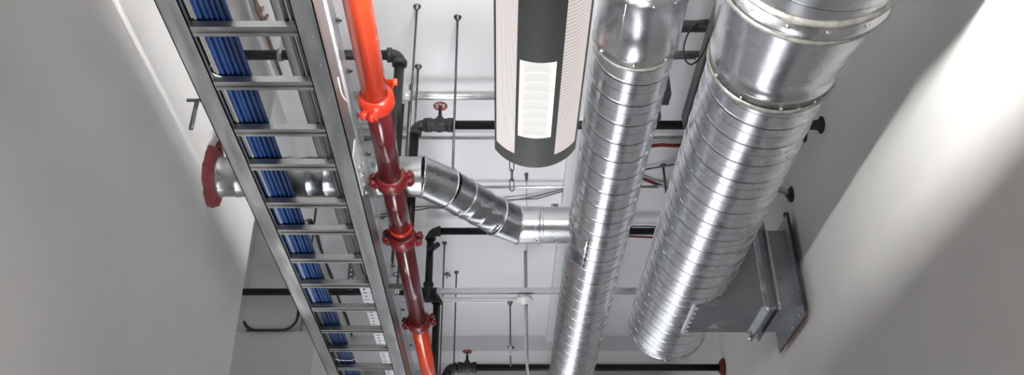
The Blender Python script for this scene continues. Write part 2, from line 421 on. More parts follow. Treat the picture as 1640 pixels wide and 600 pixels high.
def hoop(c, d, R, w, h, name='seam_ring', m='duct_s'):
    d = d.normalized(); c = Vector(c)
    return MB().lathe(c - d*w, c + d*w, [(0, R-.001), (w*.5, R+h), (w*1.5, R+h), (w*2, R-.001)], 48, False).build(name, M[m], br)
hoop(A1, dA+dM, RB+.002, .006, .006); hoop(G1, dD+dM, RB+.002, .005, .005); hoop(G1+dD*.11, dD, RB, .006, .005)
hoop(E2-dD*.06, dD+dM, RB+.002, .005, .006); hoop(A2, dA+dM, RB+.002, .006, .006); hoop(A2+Vector((.11,0,0)), dA, RB+.001, .006, .007); hoop(A2+Vector((.128,0,0)), dA, RB+.001, .004, .006)
hoop(A1 - Vector((.14,0,0)), dA, RB, .006, .005); hoop(A1 - Vector((.33,0,0)), dA, RB, .01, .006)
for c, d, a in [(A2+Vector((.085,0,0)), dA, 215), (A2+Vector((.2,0,0)), dA, 265), (A2+Vector((.10,0,0)), dA, 262), (G1+dD*.09, dD, 268), (E2-dD*.10, dD, 240), (A1-Vector((.12,0,0)), dA, 250)]:
    u = Vector((0,0,1)); w = Vector((0,-1,0)) if d == dA else Vector((d.y, -d.x, 0))
    ar = math.radians(a); dd = w*math.cos(ar-PI)*1 + u*math.sin(ar); dd = (w*(-math.cos(ar)) + u*math.sin(ar)).normalized()
    MB().lathe(c+dd*RB, c+dd*(RB+.02), [(0,.009),(.004,.009),(.005,.006),(.012,.005)], 8).build('screw', M['zincbolt'], br)
wn = A2 + Vector((.20, 0, RB))
mb = MB(); mb.cyl(wn, wn+Vector((0,0,.03)), .006, 8)
for sx in (-1, 1): mb.box(wn.x+sx*.004, wn.x+sx*.02, wn.y-.003, wn.y+.003, wn.z+.012, wn.z+.032)
mb.build('wing_nut', M['rod'], br)
# saddle plate where it meets the spiral duct
mb = MB(); vs = []; n = 14; z0s, z1s = -.15, .10
for i in range(n+1):
    a = math.radians(150 + 95*i/n)
    for y in (yb1-.135, yb1+.15):
        vs.append((X1 + (R1+.007)*math.cos(a), y, Z1 + (R1+.007)*math.sin(a)))
mb.add(vs, [(2*i, 2*i+1, 2*i+3, 2*i+2) for i in range(n)], True)
sd_ = mb.build('saddle_plate', M['duct_s'], br); so = sd_.modifiers.new('thick', 'SOLIDIFY'); so.thickness = .003
mb = MB()
for y in (yb1-.13, yb1-.07, yb1, yb1+.07, yb1+.14):
    a = math.radians(243); c = Vector((X1 + (R1+.008)*math.cos(a), y, Z1+(R1+.008)*math.sin(a)))
    MB().ball(c, .006, 6).build('screw', M['rod'], br)
# red fire stop at the wall
n = 40; vs = []; fs = []
rnd = [.006*math.sin(i*.9)+.004*math.sin(i*2.1+1)+.003*math.sin(i*3.3) for i in range(n)]; rnd[10] += .02
mb = MB()
for x, r in ((XL+.0, RB+.055), (XL+.018, RB+.05), (XL+.03, RB+.025), (XL+.034, RB-.004)):
    for i in range(n):
        a = 2*PI*i/n; q = r + rnd[i]*(1 if r > RB else 0); vs.append((x + (rnd[(i*7) % n]*.3 if x > XL+.01 else 0), yb0 + q*math.cos(a), ZB + q*math.sin(a)))
for k in range(3):
    for i in range(n): fs.append((k*n+i, k*n+(i+1)%n, (k+1)*n+(i+1)%n, (k+1)*n+i))
mb.add(vs, fs, True)
mb.tube([(XL+.01, yb0-.02, ZB+RB+.05), (XL+.012, yb0-.025, ZB+RB+.085), (XL+.01, yb0-.02, ZB+RB+.105)], [.018,.01,.003], 8)
tag(mb.build('fire_seal', M['seal_red']), 'ragged dark red sealant ring around the branch duct at the left wall', 'sealant')

# ================================================================== cable ladder
HL = 2.0; KL = .93; zl = HL + EYE
lad = thing('cable_ladder', (-.84, 3, zl), 'grey steel cable ladder with rungs carrying the blue cables along the left wall', 'cable ladder')
xl0, xl1 = -1.175*KL, -1.095*KL; xr0, xr1 = -.717*KL, -.637*KL; yl0, yl1 = .9, 8.2
def channel(x0, x1, inward):
    """C-section side rail, open toward `inward`"""
    t = .004; mb = MB(); hgt = .12
    mb.box(x0, x1, yl0, yl1, zl, zl+t); mb.box(x0, x1, yl0, yl1, zl+hgt-t, zl+hgt)
    web = (x0, x0+t) if inward > 0 else (x1-t, x1)
    mb.box(web[0], web[1], yl0, yl1, zl, zl+hgt)
    lip = (x1-t, x1) if inward > 0 else (x0, x0+t)
    mb.box(lip[0], lip[1], yl0, yl1, zl, zl+.022); mb.box(lip[0], lip[1], yl0, yl1, zl+hgt-.022, zl+hgt)
    return mb
channel(xl0, xl1, 1).build('side_rail', M['ladder'], lad)
channel(xr0, xr1, -1).build('side_rail', M['ladder'], lad)
rung_px = [-30, 50, 137, 212, 267, 328, 371, 417, 457, 495, 530, 560, 590, 614, 636, 656]
for py in rung_px:
    y = Yof(py, HL+.01)
    # slotted C-profile rung: front web, lips and a groove underneath
    prof = [(-.024,0),(-.008,0),(-.008,.006),(.008,.006),(.008,0),(.024,0),(.024,.026),(.018,.030),(-.018,.030),(-.024,.026)]
    MB().prism([(y+a, zl+.008+b) for a, b in prof], 'x', xl1-.004, xr0+.004).build('rung', M['rung'], lad)
    for xx in (xl1-.02, xr0+.02):
        pass
# splice plate, bolts and rail end bracket
mb = MB().box(xr1, xr1+.005, Yof(255, HL), Yof(318, HL), zl+.015, zl+.10); sp = mb.build('splice_plate', M['strut'], lad)
for py in (268, 282, 296, 309):
    y = Yof(py, HL+.05); MB().lathe((xr1+.004, y, zl+.055), (xr1+.03, y, zl+.055), [(0,.011),(.008,.011),(.009,.007),(.016,.006)], 8).build('bolt', M['zincbolt'], sp)
for py in (60, 105, 160, 215, 270, 340, 420):
    y = Yof(py, HL); MB().lathe((xr0+.045, y, zl), (xr0+.045, y, zl-.008), [(0,.005),(.002,.004),(.003,.002)], 8).build('rivet', M['rung'], lad)

# translucent cover strip standing along the right rail, with wing bolts
cv = thing('cover_strip', (xr1, 3, zl+.12), 'translucent plastic strip standing along the right rail of the cable ladder', 'cover strip')
MB().box(xr1-.003, xr1+.0005, yl0, yl1, zl+.121, zl+.245).build('panel', M['clear'], cv)
for py in (-30, 32, 113, 183, 246, 300, 348, 390, 425, 462, 495, 525, 552):
    y = Yof(py, HL+.235); c = Vector((xr1, y, zl+.232))
    mb = MB(); mb.lathe(c, c+Vector((.02,0,0)), [(0,.010),(.003,.010),(.004,.005),(.02,.005)], 8); mb.box(c.x+.006, c.x+.010, c.y-.016, c.y+.016, c.z-.003, c.z+.003)
    mb.build('bolt', M['rod'], cv)

# blue cables lying in a bundle on the rungs
def smooth_noise(seed):
    r = random.Random(seed); ph = [r.uniform(0, 6.28) for _ in range(3)]
    return lambda y: .5*math.sin(y*1.3+ph[0]) + .3*math.sin(y*2.7+ph[1]) + .2*math.sin(y*5.1+ph[2])
zr = zl + .040; nb = 0
slots = [(i, 0) for i in range(7)] + [(i+.5, 1) for i in range(6)] + [(i+1, 2) for i in range(5)]
for k, (i, lvl) in enumerate(slots):
    f1, f2 = smooth_noise(k), smooth_noise(50+k); pts = []
    y = 1.0
    while y < 7.9:
        mid = -.953; wdt = .0166
        pts.append((mid + (i-3)*wdt*(1-.12*math.cos(y*1.1)) + .0035*f1(y) + .010*math.sin(y*.8+1.2), y, zr + .010 + lvl*.0152 + .0012*f2(y))); y += .16
    o = MB().tube(pts, .0083, 8).build('data_cable', M['blue'])
    tag(o, 'blue data cable in the thick bundle on the cable ladder', 'cable', 'blue data cables on the cable ladder')
for k, (py, lab) in enumerate([(118, 'white cable tie around blue cables, nearest one'), (446, 'white cable tie around blue cables, middle one beyond the branch duct'), (572, 'white cable tie around blue cables, farthest one near the bottom of the photo')]):
    y = Yof(py, HL+.05); pts = []
    for q in range(28):
        a = 2*PI*q/28; pts.append((-.972 + .066*math.copysign(abs(math.cos(a))**.7, math.cos(a)), y + .02*math.cos(a), zr+.022 + .030*math.copysign(abs(math.sin(a))**.7, math.sin(a))))
    mb = MB().tube(pts, .0032, 6, True); mb.box(-1.046, -1.034, y-.03, y-.015, zr+.0, zr+.014)
    tag(mb.build('cable_tie', M['tie']), lab, 'cable tie', 'cable ties on the blue bundle')
# grey cables beside both rails
for k, (x0, hh) in enumerate([(xl1+.001, .05), (xl1+.012, .044), (xr0-.015, .05), (xr0-.036, .047), (xr0-.026, .066)]):
    f1 = smooth_noise(90+k); pts = []; y = 1.0
    yend_ = 7.9 if k < 2 else Yof(448, HL+.05)
    while y < yend_:
        pts.append((x0 + (.003 if k < 2 else .008)*f1(y*1.3), y, zl+hh)); y += .15
    if k >= 2: pts += [(x0+.03, y+.02, zl+.06), (x0+.055, y+.1, zl+.06)]
    side = ('left', 'right')[k >= 2]
    tag(MB().tube(pts, .006 if k < 2 else .0085, 8).build('grey_cable', M['grey_cable']), 'thin grey cable lying along the %s rail inside the cable ladder' % side, 'cable', 'grey cables along the %s rail of the ladder' % side)
# white tie hanging at the right rail
c = P(538, 155, HL+.02); pts = [(xr1+.003+.002*k, c.y-.05+.03*k, zl+.07-.02*math.sin(k*.7)) for k in range(6)]
tag(MB().tube(pts, .003, 6).build('cable_tie', M['tie']), 'loose white cable tie tail on the right rail near the red pipe', 'cable tie')

# solid tray and perforated tray above the ladder
HT = 2.66; zt = HT + EYE
ya, yb_ = 1.2, Yof(457, HT); xa = xb = -.3095*HT/CS
sl = (xb-xa)/(yb_-Yof(0, HT)); xa2 = xb + sl*(ya-yb_)
tr = thing('cable_tray', (xb, yb_, zt), 'solid grey cable tray hung above the right side of the cable ladder', 'cable tray', 'trays above the cable ladder')
mb = MB(); wt = .20
for (dx0, dx1, z0, z1) in ((0, wt, 0, .003), (0, .003, 0, .05), (wt-.003, wt, 0, .05)):
    vs = [(x+dx, y, zt+z) for (x, y) in ((xa2, ya), (xb, yb_)) for dx in (dx0, dx1) for z in (z0, z1)]
    mb.add(vs, [(0,1,3,2),(4,6,7,5),(0,4,5,1),(2,3,7,6),(0,2,6,4),(1,5,7,3)])
mb.build('tray_base', M['tray'], tr)
for py in (20, 155, 186, 300, 405):
    y = Yof(py, HT); t = (y-ya)/(yb_-ya); x = xa2+(xb-xa2)*t + .05
    MB().ball((x, y, zt), .008, 6).build('bolt', M['zincbolt'], tr)
tp = thing('cable_tray', (xb, yb_, zt+.01), 'perforated bright cable tray with slotted holes beyond the solid grey tray', 'cable tray', 'trays above the cable ladder')
# perforated strip: real holes, built from a bmesh grid cell with oblong openings
def perforated_strip(x0, x1, y0, y1, z, cell, cols):
    mb = MB(); nx = cols; cw = (x1-x0)/nx; ny = int((y1-y0)/cell)
    for j in range(ny):
        for i in range(nx):
            cx_, cy_ = x0+cw*(i+.5), y0+cell*(j+.5)
            kx, ky = (.36, .2) if (j % 2 == 0) else (.2, .3)
            n = 12; inn = []; out_ = []
            for q in range(n):
                a = 2*PI*q/n + PI/4
                ca, sa_ = math.cos(a), math.sin(a); m_ = max(abs(ca), abs(sa_))
                out_.append((cx_+ca/m_*cw/2, cy_+sa_/m_*cell/2, z)); inn.append((cx_+ca*cw*kx, cy_+sa_*cell*ky, z))
            mb.add(out_+inn, [(q, (q+1)%n, n+(q+1)%n, n+q) for q in range(n)])
    return mb
po = perforated_strip(xb+.005, xb+.205, yb_+.005, 8.3, zt+.012, .055, 4).build('tray_base', M['tray_b'], tp)
so = po.modifiers.new('thick', 'SOLIDIFY'); so.thickness = .007; so.offset = 1
MB().box(xb+.002, xb+.005, yb_+.005, 8.3, zt+.01, zt+.06).build('tray_side', M['tray_b'], tp)

# ================================================================== red sprinkler main
HR = 2.15; zr_ = HR+EYE; XRP = -.1917*HR/CS; RR = .0505
rp = thing('sprinkler_pipe', (XRP, 3, zr_), 'glossy red sprinkler pipe with grooved couplings running beside the cable ladder', 'pipe')
cpy = [Yof(p, HR-.02) for p in (167, 294, 386, 520)] + [Yof(640, HR)]
ys = [.6] + cpy + [8.4]
for k in range(len(ys)-1):
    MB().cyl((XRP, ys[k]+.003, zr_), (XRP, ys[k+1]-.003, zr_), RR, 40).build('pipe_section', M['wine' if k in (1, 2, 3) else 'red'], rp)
rots = [72, 4, -6, 8, 0]
for k, y in enumerate(cpy):
    mb = MB(); mb.lathe((XRP, y-.045, zr_), (XRP, y+.045, zr_), [(0, RR), (.002, RR+.010), (.016, RR+.014), (.024, RR+.021), (.066, RR+.021), (.074, RR+.014), (.088, RR+.010), (.09, RR)], 40, False)
    ra = math.radians(rots[k])
    cm = M['redc' if k in (0, 4) else 'shaded_redc']; cp = mb.build('coupling', cm, rp)
    for sgn in (0, PI):
        a = ra+sgn; d = Vector((math.cos(a), 0, math.sin(a))); t = Vector((-math.sin(a), 0, math.cos(a))); c = Vector((XRP, y, zr_)) + d*(RR+.032)
        mb = MB()
        for off in (-.016, .016):
            # bolt pad of one housing half: tapered lug
            q0 = c + t*off
            mb.lathe(q0 - t*.011, q0 + t*.011, [(0,.017),(.003,.020),(.019,.020),(.022,.017)], 12)
            mb.lathe(q0 - d*.03 - t*0, q0 + d*.002, [(0,.02),(.03,.016)], 10)
        lug = mb.build('bolt_lug', cm, cp)
        MB().lathe(c - t*.04, c + t*.042, [(0,.006),(.004,.011),(.014,.011),(.015,.006),(.068,.006),(.069,.011),(.08,.011)], 8, True, False).build('bolt', cm, cp)
# small welded outlet and paint run rings
yo = Yof(141, HR); MB().lathe((XRP+.03, yo, zr_+.03), (XRP+.09, yo, zr_+.03), [(0,.010),(.04,.010),(.041,.014),(.058,.014)], 12).build('outlet', M['red'], rp)
yo2 = Yof(372, HR-.03); MB().lathe((XRP, yo2-.012, zr_), (XRP, yo2+.012, zr_), [(0,RR),(.004,RR+.007),(.02,RR+.007),(.024,RR)], 40, False).build('groove_ring', M['redc'], rp)

# ================================================================== black iron pipes
def bent_elbow(root, corner, d_in, d_out, r, L=.055):
    """threaded elbow: swept body and two thick collars"""
    c = Vector(corner); di, do = Vector(d_in), Vector(d_out)
    A, B = c - di*L, c + do*L
    mb = MB(); mb.tube(arc(A, c, B, 8), r*1.22, 20)
    e = mb.build('elbow', M['blackfit'], root)
    for q, d in ((A, -di), (B, do)):
        mb = MB(); mb.lathe(q - d*.012, q + d*.016, [(0, r*1.25), (.004, r*1.5), (.024, r*1.5), (.028, r*1.1)], 24); mb.build('collar', M['blackfit'], e)
def valve(root, c, r):
    c = Vector(c); mb = MB()
    mb.lathe(c - Vector((.075,0,0)), c + Vector((.075,0,0)), [(0,r*1.1),(.0,r*1.62),(.03,r*1.62),(.036,r*1.4),(.055,r*1.5),(.075,r*1.72),(.095,r*1.5),(.114,r*1.4),(.12,r*1.62),(.15,r*1.62),(.15,r*1.1)], 20)
    v = mb.build('valve', M['blackfit'], root)
    MB().lathe(c, c+Vector((0,0,.16)), [(0,r*.9),(r*1.9,r*.8),(r*1.9+.01,r*.45),(r*1.9+.05,r*.35),(r*1.9+.051,.006),(r*1.9+.085,.006)], 12).build('valve_stem', M['blackfit'], v)
    zt_ = c.z + r*1.9+.08
    mb = MB(); mb.tube([(c.x+.034*math.cos(a), c.y+.034*math.sin(a), zt_) for a in [2*PI*k/20 for k in range(20)]], .006, 8, True)
    for k in range(3):
        a = PI*k/3; mb.tube([(c.x-.034*math.cos(a), c.y-.034*math.sin(a), zt_), (c.x+.034*math.cos(a), c.y+.034*math.sin(a), zt_)], .004, 6)
    mb.build('handwheel', M['copper'], v)
def wall_flange(root, c, r, name='wall_flange', m='blackfit', dr=1):
    c = Vector(c); MB().lathe(c, c - Vector((.07*dr,0,0)), [(0,r*1.9),(.008,r*2.0),(.014,r*1.5),(.03,r*1.12),(.06,r*1.08)], 24).build(name, M[m], root)
RP = .0245
# pipe 1: from left wall, elbow, dropping on to the red main
h1p = 2.86; y1p = Yof(88, h1p); x1p = Xof(641, y1p, h1p); z1p = h1p+EYE
p1 = thing('black_pipe', (x1p, y1p, z1p), 'black iron pipe from left wall above the ladder, elbowed down to the red pipe', 'pipe', 'black iron pipes')
MB().cyl((XL, y1p, z1p), (x1p-.05, y1p, z1p), RP, 24).build('pipe_section', M['black'], p1)
MB().cyl((x1p, y1p, z1p-.05), (x1p, y1p, zr_+RR*.9), RP, 24).build('pipe_section', M['black'], p1)
bent_elbow(p1, (x1p, y1p, z1p), (1,0,0), (0,0,-1), RP, .05)
cl = P(449, 88, h1p); mb = MB(); mb.lathe((cl.x-.012, y1p, z1p), (cl.x+.012, y1p, z1p), [(0,RP+.001),(0,RP+.006),(.024,RP+.006),(.024,RP+.001)], 24, False); mb.box(cl.x-.012, cl.x+.012, y1p-.003, y1p+.003, z1p+RP, z1p+.12)
mb.build('pipe_clip', M['rung'], p1)
# pipe 2: valve, across to right wall
h2p = 2.86; y2p = Yof(200, h2p); x2p = Xof(665, y2p, h2p); z2p = h2p+EYE
p2 = thing('black_pipe', (x2p, y2p, z2p), 'black iron pipe with a valve left of the lamp, running to the right wall', 'pipe', 'black iron pipes')
MB().cyl((x2p+.05, y2p, z2p), (XR-.01, y2p, z2p), RP, 24).build('pipe_section', M['black'], p2)
MB().cyl((x2p, y2p, z2p-.05), (x2p, y2p, zr_+.02), RP, 24).build('pipe_section', M['black'], p2)
bent_elbow(p2, (x2p, y2p, z2p), (-1,0,0), (0,0,-1), RP, .055)
valve(p2, (Xof(704, y2p, h2p), y2p, z2p), RP)
wall_flange(p2, (XR, y2p, z2p), RP)
# stub on the right wall just beyond pipe 2
c = P(1290, 216, Y=None, h=2.97); c.x = XR
st = thing('pipe_stub', c, 'short black pipe stub with flange on the right wall below the black pipe', 'pipe')
MB().cyl((XR-.005, c.y, c.z), (XR-.13, c.y, c.z), .02, 20).build('pipe_section', M['black'], st); wall_flange(st, c, .022)
# pipe 3
y3p = 6.02; h3p = hof(370, y3p); x3p = Xof(690, y3p, h3p); z3p = h3p+EYE; R3 = .027
h3b = hof(467, y3p); z3b = h3b+EYE
p3 = thing('black_pipe', (x3p, y3p, z3p), 'black iron pipe under the branch duct elbow, dropping to a tee near the steel strut', 'pipe', 'black iron pipes')
MB().cyl((x3p+.05, y3p, z3p), (XR-.01, y3p, z3p), R3, 24).build('pipe_section', M['black'], p3)
MB().cyl((x3p, y3p, z3p-.05), (x3p, y3p, z3b), R3, 24).build('pipe_section', M['black'], p3)
bent_elbow(p3, (x3p, y3p, z3p), (-1,0,0), (0,0,-1), R3, .06)
MB().cyl((-2.39, y3p, z3b), (x3p, y3p, z3b), R3*.95, 24).build('pipe_section', M['black'], p3)
mb = MB(); mb.lathe((x3p, y3p, z3b+.07), (x3p, y3p, z3b-.07), [(0,R3*1.4),(.02,R3*1.4),(.024,R3*1.2),(.05,R3*1.35),(.09,R3*1.35),(.116,R3*1.2),(.12,R3*1.4),(.14,R3*1.4)], 20)
mb.lathe((x3p-.07, y3p, z3b), (x3p+.06, y3p, z3b), [(0,R3*1.4),(.02,R3*1.4),(.024,R3*1.2),(.13,R3*1.2)], 20); mb.build('tee', M['blackfit'], p3)
x3e = Xof(702, y3p, h3b) + .0
MB().cyl((x3p, y3p, z3b), (x3p+.02, y3p, z3b), R3, 20).build('pipe_section', M['black'], p3)
y3d = y3p+.10; x3d = Xof(700, y3d, h3b)
bent_elbow(p3, (x3d, y3d, z3b+.01), (1,0,0), (0,0,-1), R3, .045)
MB().cyl((x3d, y3d, z3b-.04), (x3d, y3d, 2.6), R3, 20).build('pipe_section', M['black'], p3)
MB().cyl((x3d-.16, y3d, z3b+.01), (x3d-.03, y3d, z3b+.01), R3, 20).build('pipe_section', M['black'], p3)
mb = MB(); q = P(678, 391, Y=5.9); mb.cyl((XRP+.03, q.y, q.z), (x3p, y3p-.02, q.z), .02, 16); mb.build('branch_nipple', M['blackfit'], p3)
# pipe 5 at the bottom with a valve
h5 = 2.5; y5 = Yof(588, h5); z5 = h5+EYE; R5 = .027
p5 = thing('black_pipe', (0, y5, z5), 'farthest black iron pipe with a valve, crossing at the bottom of the photo', 'pipe', 'black iron pipes')
x5 = Xof(716, y5, h5)
MB().cyl((x5+.05, y5, z5), (XR-.01, y5, z5), R5, 24).build('pipe_section', M['black'], p5)
MB().cyl((x5, y5, z5-.05), (x5, y5, z5-.6), R5, 24).build('pipe_section', M['black'], p5)
bent_elbow(p5, (x5, y5, z5), (-1,0,0), (0,0,-1), R5, .06); valve(p5, (Xof(748, y5, h5), y5, z5), R5)
mb = MB(); n = 24
mb.lathe((XR-.002, y5, z5), (XR-.05, y5, z5), [(0,.075),(.012,.07),(.03,.048),(.036,.028)], 18); mb.build('fire_seal', M['seal_red'])
tag(bpy.context.scene.objects['fire_seal.001'], 'dark red sealant collar where the farthest black pipe meets the right wall', 'sealant')

# ================================================================== steel conduits near the ceiling
def conduit(py, h, px0, px1, r, label, x1=None, couplings=()):
    y = Yof(py, h); z = h+EYE; a = Xof(px0, y, h); b = x1 if x1 is not None else Xof(px1, y, h)
    t = thing('steel_conduit', (a, y, z), label, 'conduit', 'steel conduits under the ceiling')
    MB().cyl((a, y, z), (b, y, z), r, 16).build('conduit_tube', M['silver'], t)
    for px in couplings:
        x = Xof(px, y, h); MB().lathe((x-.035, y, z), (x+.035, y, z), [(0,r*1.3),(.07,r*1.3)], 16).build('coupling', M['strut'], t)
    mb = MB()
    for x in (a+.12, b-.12):
        mb = MB(); mb.lathe((x-.01, y, z), (x+.01, y, z), [(0,r+.001),(0,r+.005),(.02,r+.005),(.02,r+.001)], 16, False)
        mb.box(x-.01, x+.01, y-.004, y+.004, z+r, ZC); mb.build('ceiling_clip', M['silver'], t)
    return t
conduit(153, 3.33, 495, 800, .026, 'thickest steel conduit, passing left of the lamp above the valve', X1-.1, (651,))
conduit(203, 3.36, 540, 650, .022, 'short steel conduit seen behind the red pipe at the valve height')
conduit(220, 3.40, 545, 0, .012, 'thin steel conduit just below the valve, running behind lamp and ducts', XR-.01)
conduit(299, 3.40, 600, 0, .011, 'thin steel conduit below the lamp and the hanging chain', XR-.01, (1060,))
# short bent conduits between duct and trunking (upper right)
yq = Yof(42, 2.95); 
o = thing('steel_conduit', (1.0, yq, 2.95+EYE), 'upper grey conduit beside the black plug between the two spiral ducts', 'conduit', 'short conduits between the spiral ducts')
MB().tube([(X1-.05, yq+.03, 2.95+EYE), (X1+.2, yq, 2.95+EYE), (1.25, yq, 2.95+EYE)], .030, 14).build('conduit_tube', M['rod'], o)
yq = Yof(88, 2.95)
o = thing('steel_conduit', (1.0, yq, 2.95+EYE), 'lower grey bent conduit under the black plug between the two spiral ducts', 'conduit', 'short conduits between the spiral ducts')
MB().tube([(X1, yq+.28, 2.95+EYE), (X1+.22, yq+.07, 2.95+EYE), (X1+.30, yq+.01, 2.95+EYE), (X1+.36, yq, 2.95+EYE), (1.25, yq, 2.95+EYE)], .022, 14).build('conduit_tube', M['rod'], o)
b_ = P(1116, 86, 2.95); mb = MB(); mb.hexnut((b_.x, yq, 2.925+EYE), (b_.x, yq, 2.905+EYE), .012); mb.build('bolt', M['zincbolt'], o)
# bent conduit entering the right wall
c = P(1271, 308, h=2.80); c.x = XR; a_ = P(1222, 300, h=2.80)
o = thing('steel_conduit', c, 'bent grey conduit curving into the right wall above the rectangular duct', 'conduit')
MB().tube([(XR-.55, c.y-.10, c.z), (XR-.25, c.y-.09, c.z+.0), (XR-.14, c.y-.07, c.z), (XR-.06, c.y-.02, c.z), (XR, c.y+.02, c.z)], .020, 14).build('conduit_tube', M['silver'], o)
MB().lathe((XR, c.y+.02, c.z), (XR-.03, c.y+.012, c.z), [(0,.05),(.006,.05),(.012,.035),(.03,.026)], 18).build('wall_flange', M['blackfit'], o)
MB().lathe((XR-.17, c.y-.08, c.z-.07), (XR-.17, c.y-.08, c.z+.07), [(0,.004),(.05,.01),(.09,.01),(.14,.004)], 8).build('clip', M['blackfit'], o)

# strut channel, ceiling rose, its cable
yS = 6.34; hS = hof(466, yS); zS = hS+EYE
s_ = thing('strut_channel', (0, yS, zS), 'bright zinc strut channel crossing behind the red pipe and the narrower duct', 'strut channel')
w, hh = .041, .041
prof = [(-w/2,0),(-w*.22,0),(-w*.22,.008),(-w*.32,.008),(-w*.32,.004),(-w/2+.003,.004),(-w/2+.003,hh-.003),(w/2-.003,hh-.003),(w/2-.003,.004),(w*.32,.004),(w*.32,.008),(w*.22,.008),(w*.22,0),(w/2,0),(w/2,hh),(-w/2,hh)]
MB().prism([(yS+a, zS-.02+b) for a, b in prof], 'x', Xof(618, yS, hS), XR-.01).build('channel', M['strut'], s_)
MB().prism([(yS+a+.03, zS-.07+b*.7) for a, b in prof], 'x', Xof(618, yS, hS), Xof(826, yS, hS)).build('channel', M['strut'], s_)
cR = Vector((Xof(840, yS-.02, hS), yS+.02, zS-.055))
ro = thing('ceiling_rose', cR, 'white round ceiling rose fixed under the zinc strut with a cable hanging from it', 'ceiling rose')
MB().lathe(cR, cR-Vector((0,0,.05)), [(0,.066),(.006,.068),(.02,.06),(.032,.025),(.05,.010)], 32).build('cover', M['white'], ro)
MB().box(cR.x-.05, cR.x+.05, cR.y-.02, cR.y+.02, cR.z, cR.z+.02).build('bracket', M['rod'], ro)
pts = [cR - Vector((0,0,.045)), cR - Vector((0,0,.1)), cR + Vector((.005,0,-.25)), cR + Vector((.0,0,-.4)), cR + Vector((.02,0,-.6)), cR + Vector((.025,0,-1.2))]
MB().tube(pts, .008, 8).build('flex', M['white'], ro)

# ================================================================== hanging rods
def rod(px, py, x_end, z_end, label, r=.0062, group='threaded hanging rods', wash=True, h_top=H_CEIL, extra=None):
    p = P(px, py, h=h_top)
    t = thing('hanging_rod', p, label, 'rod', group)
    MB().lathe(p, (p.x, p.y, z_end), [(0, r), (p.z-z_end, r)], 10).build('rod', M['rod'], t)
    if wash:
        mb = MB(); mb.lathe(p, p-Vector((0,0,.03)), [(0,.022),(.004,.022),(.005,.013),(.02,.013),(.021,.008),(.03,.007)], 12); mb.build('anchor_nut', M['rod'], t)
    return t, p
zb_top = ZB + RB
rod(668, 10, None, zb_top, 'threaded rod nearest the red pipe, hung from the ceiling to the branch duct')
rod(733, 27, None, zb_top-.03, 'threaded rod halfway between red pipe and lamp, hung to the branch duct')
rod(670, 106, None, z2p+.03, 'threaded rod with bright ceiling anchor above the valve elbow')
rod(712, 388, None, 3.2, 'left of two thin rods right of the red pipe, starting just below the black pipe', .0062)
rod(731, 435, None, 3.2, 'right of two thin rods right of the red pipe, starting just above the strut', .0062)
t, p = rod(817, 484, None, zS-.6, 'rod hanging below the strut beside the white ceiling rose', .006, h_top=hof(484, yS)); MB().lathe((p.x, p.y, zS-.44), (p.x, p.y, zS-.52), [(0,.006),(.006,.012),(.06,.012),(.08,.006)], 10).build('turnbuckle', M['strut'], t)
t, p = rod(508, 318, None, 4.0, 'rod seen between ladder rungs beyond the branch duct', .008)
rod(496, 352, None, 2.62+EYE, 'rod stub ending beside the plaster bulkhead in the alcove', .009, h_top=H_CEIL)
t, p = rod(1062, 264, None, ZC-.42, 'thin rod holding the grey wire between the two spiral ducts', .008)
# vertical conduit behind the strut
p = P(841, 402, h=H_CEIL); o = thing('steel_conduit', p, 'vertical steel conduit dropping from the ceiling behind the white ceiling rose', 'conduit')
MB().cyl(p, (p.x, p.y, 2.4), .0125, 14).build('conduit_tube', M['silver'], o)
MB().box(p.x-.02, p.x+.02, p.y-.015, p.y+.02, 2.98+EYE, 3.0+EYE).build('clip', M['rod'], o)
# suspension wire
p = P(843, 278, h=H_CEIL); q = Vector((cR.x+.02, yS-.03, zS+.02))
o = thing('suspension_wire', p, 'thin steel wire from a ceiling anchor under the lamp down to the strut', 'wire')
MB().tube([p, q], .0018, 6).build('wire', M['rod'], o); MB().lathe(p, p-Vector((0,0,.06)), [(0,.014),(.01,.014),(.05,.010),(.06,.004)], 10).build('anchor', M['rod'], o)
# ladder hangers: rod, beam bracket and strap at the right rail
yh = Yof(466, HL+.06)
o = thing('ladder_hanger', (xr1, yh, zl+.1), 'steel hanger bracket with rod bolted to the right rail of the cable ladder', 'bracket')
MB().box(xr1, xr1+.07, yh-.012, yh+.012, zl+.07, zl+.10).build('bracket', M['rod'], o); MB().cyl((xr1+.045, yh, zl+.04), (xr1+.045, yh, ZC), .0065, 10).build('rod', M['rod'], o)
MB().hexnut((xr1+.045, yh, zl+.07), (xr1+.045, yh, zl+.05), .013).build('nut', M['strut'], o)
mb = MB(); mb.tube([(xr1+.045+.03*math.cos(a), yh, zl+.16+.012*math.sin(a)) for a in [2*PI*k/12 for k in range(12)]], .004, 6, True); mb.build('clamp_ring', M['rod'], o)
q = P(627, 428, h=2.3)
tag(MB().box(q.x-.006, q.x+.010, q.y-.004, q.y+.004, q.z-.06, ZC).build('hanging_strap', M['rubber']), 'black flat strap hanging between the right ladder rail and the red pipe', 'strap')
# stub rod on the left of the ladder
q = P(322, 150, h=2.05); o = thing('rod_stub', (xl0-.02, q.y, zl), 'short dark rod end hanging outside the left rail of the cable ladder', 'rod')
MB().cyl((xl0-.022, q.y, zl+.02), (xl0-.022, q.y, zl-.11), .0085, 10).build('rod', M['rod'], o); MB().box(xl0-.06, xl0, q.y-.004, q.y+.004, zl+.015, zl+.025).build('bracket', M['rod'], o)
